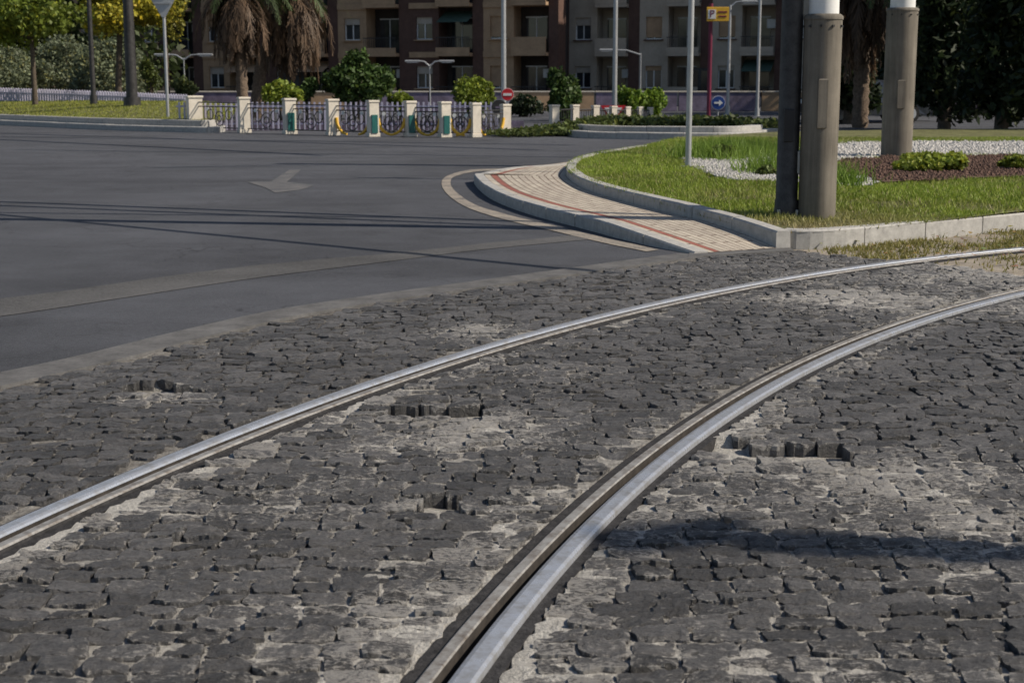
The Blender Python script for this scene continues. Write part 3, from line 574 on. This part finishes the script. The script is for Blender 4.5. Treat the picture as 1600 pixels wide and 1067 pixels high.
for px,t_,b_,wp in pr:
    x,y=G(px,b_); _,zt_=ZX(px,t_,y); wd=wp*y/F*.8; q=MB(); q.box((x,y,zt_/2-.03),(wd,wd,zt_-.06),mCream,.42,.01); q.box((x,y,zt_-.03),(wd*1.14,wd*1.14,.06),mCream,.42,.01); q.obj('fence_pillar')
    if prev:
        r=MB(); 
        for z in (.15,zt_*.8): r.tube([(prev[0],prev[1],z),(x,y,z)],.02,mDark,6)
        for c_ in range(1,9): f_=c_/9; r.tube([(prev[0]+(x-prev[0])*f_,prev[1]+(y-prev[1])*f_,.15),(prev[0]+(x-prev[0])*f_,prev[1]+(y-prev[1])*f_,zt_*.8)],.012,mDark,5)
        r.obj('ornate_railing')
    prev=(x,y)
b=MB()
for a in range(64):
    x=-9.6+a*.15; y=43; b.box((x,y,.42),(.05,.04,.8),mLilac)
for z in (.2,.7): b.box((-4.9,43.04,z),(9.6,.03,.05),mLilac)
b.box((-4.9,43.5,.12),(10.5,.2,.3),mPurp); b.obj('picket_fence')
# ---------------------------------------------------------------- poles & signs
def pole(name,px,Y,w_,m,z0=0,h=9,taper=.7,base=True):
    x,_=ZX(px,170,Y); b=MB(); b.tube([(x,Y,z0),(x,Y,z0+h)],[w_/2,w_/2*taper],m,16)
    if base: b.tube([(x,Y,z0),(x,Y,z0+.35)],[w_*.75,w_*.7],m,16); b.box((x,Y,z0+.02),(w_*2.2,w_*2.2,.03),m)
    return b,x
def lamp(name,px,Y,w_,m,z0=0,h=9,arms=(1,),al=1.6):
    b,x=pole(name,px,Y,w_,m,z0,h)
    for s_ in arms:
        b.tube([(x,Y,z0+h-.1),(x+s_*al*.5,Y,z0+h+.12),(x+s_*al,Y,z0+h+.15)],[.04,.035,.03],m,8); b.box((x+s_*(al+.3),Y,z0+h+.14),(.7,.28,.1),mGalv,0,.03); b.box((x+s_*(al+.3),Y,z0+h+.08),(.5,.2,.03),mWhite)
    return b.obj(name)
lamp('street_lamp',207,49,.38,mDark,.55,8,(1,-1)); lamp('street_lamp',147,51,.18,mDark,.6,7)
lamp('street_lamp',787,44,.16,mGalv,0,8); lamp('street_lamp',960,52,.18,mGalv,0,9); lamp('street_lamp',1183,60,.14,mGalv,0,9,(1,-1))
lamp('street_lamp',1137,64,.16,mGalv,0,4.6,(1,),.5); lamp('street_lamp',672,70,.08,mGalv,0,2.2,(1,-1),.5); lamp('street_lamp',290,70,.08,mGalv,0,2.5,(1,-1),.7); lamp('street_lamp',1000,74,.08,mGalv,0,2.8,(-1,),1.4)
b,x=pole('s',262,44,.09,mGalv,.3,3.5,1,False); zt_=4.05; b.prism([(x-.58,zt_+.1),(x-.53,zt_+.18),(x+.53,zt_+.18),(x+.58,zt_+.1),(x+.05,zt_-.8),(x-.05,zt_-.8)],43.93,43.96,mGalv)
for zz in (zt_-.1,zt_-.4): b.box((x,43.90,zz),(.5,.04,.05),mGalv)
b.obj('yield_sign')
x,y=G(1075,262,.2); b=MB(); b.tube([(x,y,.15),(x,y,4.2)],.042,mGalv,14); b.box((x,y,.21),(.2,.2,.02),mGalv); b.prism([(x-.35,4.0),(x+.35,4.0),(x,3.4)],y+.05,y+.07,mWhite); b.prism([(x-.42,4.05),(x+.42,4.05),(x,3.33)],y+.075,y+.09,mRed); b.obj('sign_post')
Y=43; x,zc=ZX(793,148,Y); b=MB(); b.tube([(x,Y,0),(x,Y,zc)],.03,mGalv,8); r=.17
b.tube([(x,Y-.06,zc),(x,Y-.04,zc)],r*1.0,mRed,28); b.box((x,Y-.065,zc),(r*1.45,.01,r*.42),mWhite); b.tube([(x,Y-.045,zc),(x,Y-.038,zc)],r*1.07,mWhite,28); b.obj('no_entry_sign')
x,zc=ZX(780,168,41.5); b=MB(); b.tube([(x,41.5,0),(x,41.5,zc+.15)],.03,mGalv,8); b.tube([(x,41.46,zc),(x,41.44,zc)],.21,mDark,28); b.tube([(x,41.47,zc),(x,41.462,zc)],.22,mGalv,28); b.box((x,41.43,zc),(.2,.012,.05),mPurp); b.obj('round_sign')
x,zc=ZX(1122,161,50); b=MB(); b.tube([(x,50,0),(x,50,zc+.2)],.03,mGalv,8); b.tube([(x,49.95,zc),(x,49.93,zc)],.22,mBlue,28); b.tube([(x,49.965,zc),(x,49.952,zc)],.235,mWhite,28); b.prism([(x-.14,zc-.03),(x+.02,zc-.03),(x+.02,zc-.10),(x+.15,zc),(x+.02,zc+.10),(x+.02,zc+.03),(x-.14,zc+.03)],49.915,49.925,mWhite); b.obj('mandatory_direction_sign')
x,zc=ZX(958,165,50); b=MB(); b.tube([(x,50,0),(x,50,zc)],.03,mGalv,8); b.prism([(x-.42,zc),(x+.42,zc),(x,zc-.70)],49.93,49.95,mRed); b.prism([(x-.3,zc-.07),(x+.3,zc-.07),(x,zc-.56)],49.915,49.925,mWhite); b.obj('yield_sign')
x,_=ZX(1109,100,50); xs_,zc=ZX(1121,23,50); b=MB(); b.tube([(x,50,0),(x,50,zc+.35)],.07,mMaroon,12); b.box((xs_,49.88,zc),(.74,.05,.46),mYel,0,.01); b.box((xs_-.2,49.848,zc),(.26,.01,.3),mWhite)
for i_,l in enumerate((.3,.26)): b.box((xs_+.15,49.848,zc+.07-i_*.14),(l,.01,.05),mMaroon)
so_=b.obj('parking_sign'); tx=bpy.data.curves.new('letter','FONT'); tx.body='P'; tx.size=.34; tx.extrude=.004; tx.align_x='CENTER'; tx.align_y='CENTER'; tx.materials.append(mMaroon); to=link(bpy.data.objects.new('letter_p',tx),so_); to.rotation_euler=(math.pi/2,0,0); to.location=(xs_-.2,49.838,zc)
x,y=G(1228,340,.14); b=MB(); b.tube([(x,y,.1),(x,y,.3),(x,y,.32),(x,y,2.0),(x,y,8)],[.115,.110,.102,.100,.075],mDark,24); b.box((x,y,.15),(.32,.32,.04),mDark,.3,.01)
for q in range(4): b.tube([(x+.12*math.cos(q*1.57+.8),y+.12*math.sin(q*1.57+.8),.15),(x+.12*math.cos(q*1.57+.8),y+.12*math.sin(q*1.57+.8),.22)],.018,mGalv,6)
b.box((x+.11,y-.02,.66),(.06,.08,.22),mGalv,0,.01); b.box((x-.02,y-.105,1.0),(.09,.02,.3),mBlk,0,.005); b.tube([(x,y,7.6),(x-.7,y,7.95),(x-1.6,y,8.1)],[.05,.045,.035],mDark,10); b.box((x-1.9,y,8.1),(.8,.3,.12),mGalv,0,.03); b.obj('street_lamp')
def catenary(px,py,d,ztop,h):
    x,y=G(px,py,.2); b=MB(); r=d/2
    b.tube([(x,y,.1),(x,y,ztop)],[r,r],mTaupe,36); b.tube([(x,y,ztop-.001),(x,y,ztop+.03),(x,y,ztop+.05)],[r*1.04,r*1.04,r*.9],mTaupe,36)
    b.tube([(x,y,ztop),(x,y,h)],[r*.80,r*.55],mWhite,28); b.box((x-r*.1,y-r*.99,1.2),(r*.5,.03,.45),mTaupe,0,.008)
    b.tube([(x,y,ztop+.25),(x,y,ztop+.31)],[r*.86,r*.86],mGalv,28)
    for q in range(10):
        b.box((x+math.cos(q*.63)*r*1.02,y+math.sin(q*.63)*r*1.02,ztop-.06),(.02,.02,.02),mDark,q*.63)
    b.tube([(x,y,h-.6),(x-2.4,y-1.2,h-.3)],[.04,.035],mGalv,8); b.tube([(x,y,h-1.3),(x-2.4,y-1.2,h-.45)],[.03,.03],mGalv,8)
    return b.obj('catenary_mast'),x,y
Y1=G(1278,330,.2)[1]; catenary(1276,331,.345,ZX(1280,32,Y1)[1],8.2); Y2=G(1400,246,.2)[1]; catenary(1400,246,.49,ZX(1400,18,Y2)[1],9)
def wire_or_bar(p,q,h=6.2,r=.035,ext=(6,6)):
    a=Vector((*G(*p),0)); c=Vector((*G(*q),0)); d=(c-a).normalized(); L=h/math.tan(EL); off=Vector((-shx*L,-shy*L,h)); a=a-d*ext[0]+off; c=c+d*ext[1]+off; pts=[]
    for t in np.linspace(0,1,24): pt=a+(c-a)*float(t); pt.z-=.5*4*t*(1-t)*.4; pts.append(pt)
    return pts
b=MB()
for p,q,h,r,ex in (((0,316),(850,348),6.2,.065,(6,1)),((0,322),(720,350),6.4,.055,(6,1)),((60,333),(640,340),6.3,.045,(6,0)),((0,338),(640,398),6.0,.045,(6,2)),((0,209),(720,231),6.4,.11,(8,2)),((0,214),(760,225),6.4,.11,(8,2)),((0,219),(500,243),6.4,.10,(8,0)),((300,238),(900,246),6.4,.07,(4,0))):  # far entries: unseen thick bars added only to cast road shadow bands
    b.tube(wire_or_bar(p,q,h,r,ex),r,mBlk,6)
b.obj('wires_and_shadow_bars')
bx,by=G(1075,838); hh=7.0; L=hh/math.tan(EL); bx-=shx*L; by-=shy*L; b=MB(); b.tube([(bx,by,-.1),(bx,by,hh)],[.07,.045],mDark,14); b.box((bx,by,hh+.04),(.5,.25,.10),mDark,.3,.03); b.tube([(bx,by,hh-.8),(bx-.02,by,hh-.2)],[.12,.12],mDark,10); b.obj('street_lamp')  # unseen post placed for the foreground shadow; drum added to shape its blob
# ---------------------------------------------------------------- palms
def frond(Vs,Cs,org,az,el0,L,droop,c,lw,nl=22,sd_=.6):
    p=np.array(org,float); e=el0; ds=L/nl; hd=np.array([math.cos(az),math.sin(az)]); side=np.array([-math.sin(az),math.cos(az),0])
    for q in range(nl):
        t=np.array([hd[0]*math.cos(e),hd[1]*math.cos(e),math.sin(e)]); np_=p+t*ds
        wd=.02; Vs.append([p-side*wd,p+side*wd,np_+side*wd,np_-side*wd]); Cs.append(c)
        ll=lw*math.sin(math.pi*(.1+.85*q/nl))
        for s_ in (-1,1):
            dirn=t*.75+side*s_*sd_+np.array([0,0,-.35])+rng.normal(0,.15,3); dirn/=np.linalg.norm(dirn); a=p+dirn*ll; Vs.append([p-side*.02,p+side*.02,a+side*.012,a-side*.012]); Cs.append(np.array(c)*rng.uniform(.6,1.3))
        p=np_; e=max(e-droop/nl,-1.5)
def palm(pxb,Yp,pxt,ztop,tr,skirt,nd):
    x0,_=ZX(pxb,160,Yp); x1,_=ZX(pxt,30,Yp); e=empty('palm_tree'); b=MB(); pts=[];rs=[]
    for q in range(30): f_=q/29; pts.append((x0+(x1-x0)*f_*f_,Yp,f_*ztop)); rs.append(tr*(1.15-.15*f_)*(1.10 if q%2 else .92))
    b.tube(pts,rs,mPalmT,12); b.obj('trunk',e); Vs=[];Cs=[]
    for q in range(nd): frond(Vs,Cs,(x1,Yp,ztop-rng.uniform(0,.6)),rng.uniform(0,6.28),rng.uniform(-.9,.2),skirt*rng.uniform(.6,1.1),rng.uniform(1.8,3.0),np.array([.15,.10,.065])*rng.uniform(.4,1.25),.5,22,.3)
    for q in range(45): frond(Vs,Cs,(x1,Yp,ztop),rng.uniform(0,6.28),rng.uniform(.1,1.4),2.8*rng.uniform(.8,1.1),1.6,np.array([.06,.09,.03])*rng.uniform(.7,1.2),.5)
    V=np.array(Vs).reshape(-1,3); npm('fronds',V,np.arange(len(V)).reshape(-1,4),mLf,np.repeat(np.array(Cs),4,0),parent=e)
palm(379,55,372,4.8,.19,2.6,150); palm(401,58,455,4.9,.22,3.2,190); palm(1345,46,1345,4.6,.22,2.9,100)
# ---------------------------------------------------------------- buildings
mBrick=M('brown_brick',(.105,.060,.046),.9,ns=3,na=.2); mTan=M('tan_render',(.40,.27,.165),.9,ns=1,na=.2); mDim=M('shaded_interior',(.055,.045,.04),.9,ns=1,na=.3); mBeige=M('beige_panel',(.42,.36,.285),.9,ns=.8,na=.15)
k=NM('window_glass').set(.08,0,.8); k.col(k.mix(k.ramp(k.noise(.6,2),.4,.6),(.02,.024,.03),(.06,.065,.07))); mGlass=k.m
mShut=M('roller_shutter',(.42,.37,.31),.8,ns=2,na=.15); mAwn=M('green_awning',(.05,.09,.07),.9,ns=2,na=.1); mRoof=M('roof_felt',(.15,.14,.13),.9)
def building(name,A,Bp,floors,style):
    A=Vector((*A,0)); Bp=Vector((*Bp,0)); d=Bp-A; W=d.length; an=math.atan2(d.y,d.x); e=empty(name); e.location=A; e.rotation_euler[2]=an
    wl,wn,bl,rf,dr_=MB(),MB(),MB(),MB(),MB(); fh=2.95; Ht=floors*fh; dep=12; rs=random.Random(len(name)+int(W))
    m1,m2=(mBrick,mTan) if style==0 else (mBeige,mBrick)
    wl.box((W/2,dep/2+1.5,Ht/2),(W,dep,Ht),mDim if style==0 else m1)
    rf.box((W/2,dep/2+.7,Ht+.15),(W+.4,dep+2,.3),mRoof); rf.box((W/2,-.15,Ht+.6),(W+.2,.3,.6),m2)
    bw=5.0; nb=max(1,round(W/bw)); bw=W/nb
    for a in range(nb):
        x0=a*bw
        for fl in range(floors):
            z=fl*fh; alt=(a+(0 if style==0 else fl//9))%2
            wl.box((x0+.35,.75,z+fh/2),(.7,1.496,fh),m1 if style==0 else m2)
            wx=x0+.7; ww=bw*.40; ox=wx+ww*.22; ow=ww*.56; oz=z+1.0; oh=1.35
            wm=m1 if (style==0 and alt) else (m2 if style==0 else m1)
            wl.box((wx+ww*.11,.70,z+fh/2),(ww*.22,1.4,fh),wm); wl.box((wx+ww*.89,.70,z+fh/2),(ww*.22,1.4,fh),wm)
            wl.box((ox+ow/2,.70,z+.5),(ow-.002,1.39,1.0),wm); wl.box((ox+ow/2,.70,(z+2.35+z+fh)/2),(ow-.002,1.39,fh-2.35),wm)
            wn.box((ox+ow/2,.25,oz+oh/2),(ow,.03,oh),mGlass)
            for fx in (.03,.5,.97): wn.box((ox+ow*fx,.21,oz+oh/2),(.06,.05,oh),mWhite)
            for fz in (.03,oh-.03): wn.box((ox+ow/2,.205,oz+fz),(ow,.045,.06),mWhite)
            sh_=rs.choice([.2,.35,.6,.9,.3]); wn.box((ox+ow/2,.15,oz+oh-oh*sh_/2),(ow-.02,.03,oh*sh_),mShut if rs.random()<.6 else mTan)
            wl.box((ox+ow/2,-.05,oz-.04),(ow+.2,.2,.07),m2)
            bx0=wx+ww; bww=x0+bw-bx0
            bl.box((bx0+bww/2,.35,z+.08),(bww-.01,1.9,.20),m2 if style==0 else m1)
            if (a+fl)%3!=1:
                bl.box((bx0+bww/2,-.56,z+.33),(bww-.02,.08,.34),m2 if style==0 else m1)
                bl.box((bx0+bww/2,-.56,z+1.10),(bww-.02,.06,.05),mDark)
                for q in range(int(bww/.13)): bl.box((bx0+.08+q*.13,-.56,z+.79),(.022,.022,.58),mDark)
            else: bl.box((bx0+bww/2,-.56,z+.62),(bww-.02,.09,.92),m2 if style==0 else m1)
            wn.box((bx0+bww*.45,1.47,z+1.25),(bww*.6,.03,2.1),mGlass); wn.box((bx0+bww*.45,1.44,z+1.25),(.06,.04,2.1),mWhite); wn.box((bx0+bww*.45,1.44,z+2.32),(bww*.62,.05,.07),mWhite)
            if rs.random()<.35: bl.box((bx0+bww*.85,1.3,z+1.9),(.75,.3,.55),mWhite,0,.03)
            if rs.random()<.3: bl.add([(bx0+.1,.9,z+2.7),(bx0+bww-.1,.9,z+2.7),(bx0+bww-.1,-.7,z+2.0),(bx0+.1,-.7,z+2.0)],[(0,1,2,3)],mAwn if rs.random()<.5 else mTan)
            if style==0: wl.box((wx+ww/2,-.045,z+.08),(ww,.09,.34),mTan)
    wl.box((W+.3,.75,Ht/2),(.6,1.5,Ht),m1)
    dr_.box((W*.5,-.02,1.1),(1.4,.08,2.2),mDark); dr_.box((W*.5-.35,-.07,1.15),(.5,.02,1.8),mGlass); dr_.box((W*.5+.35,-.07,1.15),(.5,.02,1.8),mGlass)
    wl.obj('walls',e); wn.obj('windows',e); bl.obj('balconies',e); rf.obj('roof',e); dr_.obj('door',e); return e
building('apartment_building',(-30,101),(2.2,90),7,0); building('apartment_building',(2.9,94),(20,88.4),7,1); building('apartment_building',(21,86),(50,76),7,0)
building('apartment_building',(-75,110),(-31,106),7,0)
b=MB()
for a in range(12): b.box((-22+a*4,72,.45),(3.9,.25,.9),mPurp if a%3 else mTan,0,.02); b.box((-22+a*4,72,.93),(3.96,.32,.06),mCream)
b.obj('garden_wall')
# ---------------------------------------------------------------- parked car
mCar=M('dark_car_paint',(.03,.035,.045),.25,.3,ns=2,na=.05,spec=.6); mTyre=M('tyre',(.02,.02,.02),.9)
def car(x,y,rz):
    b=MB(); prof=[(-2.05,.35),(-2.1,.75),(-1.95,.95),(-1.2,1.0),(-.75,1.38),(.2,1.46),(1.2,1.40),(1.85,1.0),(2.05,.9),(2.08,.4),(1.9,.28),(-1.9,.28)]
    n=len(prof); V=[]
    for yy in (-.86,-.8,.8,.86):
        ins=0.0 if abs(yy)<.83 else .05
        for px_,pz in prof: tumble=.14*max(0,pz-1)/.4*np.sign(yy); V.append((px_*(1-ins*.3),yy-tumble,pz*(1-ins*.4)+ins*.2))
    Fs=[(r*n+q,r*n+(q+1)%n,(r+1)*n+(q+1)%n,(r+1)*n+q) for r in range(3) for q in range(n)]+[tuple(range(n))[::-1],tuple(range(3*n,4*n))]; b.add(V,Fs,mCar)
    for s_ in (-1,1):
        b.add([(-1.05,s_*.875,1.0),(.1,s_*.875,1.0),(.1,s_*.79,1.37),(-.68,s_*.79,1.33)],[(0,1,2,3)],mGlass); b.add([(.18,s_*.875,1.0),(1.55,s_*.875,1.0),(1.15,s_*.79,1.34),(.18,s_*.79,1.37)],[(0,1,2,3)],mGlass)
        for wx in (-1.3,1.3): b.tube([(wx,s_*.68,.32),(wx,s_*.88,.32)],.32,mTyre,22); b.tube([(wx,s_*.88,.32),(wx,s_*.89,.32)],.2,mGalv,16)
    b.add([(-1.24,-.68,1.03),(-1.24,.68,1.03),(-.80,.6,1.36),(-.80,-.6,1.36)],[(0,1,2,3)],mGlass)
    for s_ in (-.6,.6): b.box((-2.09,s_,.72),(.06,.3,.14),mWhite,0,.02)
    b.obj('parked_car',None,(x,y,0),rz)
xc,yc=G(1350,192); car(xc,yc,.2)
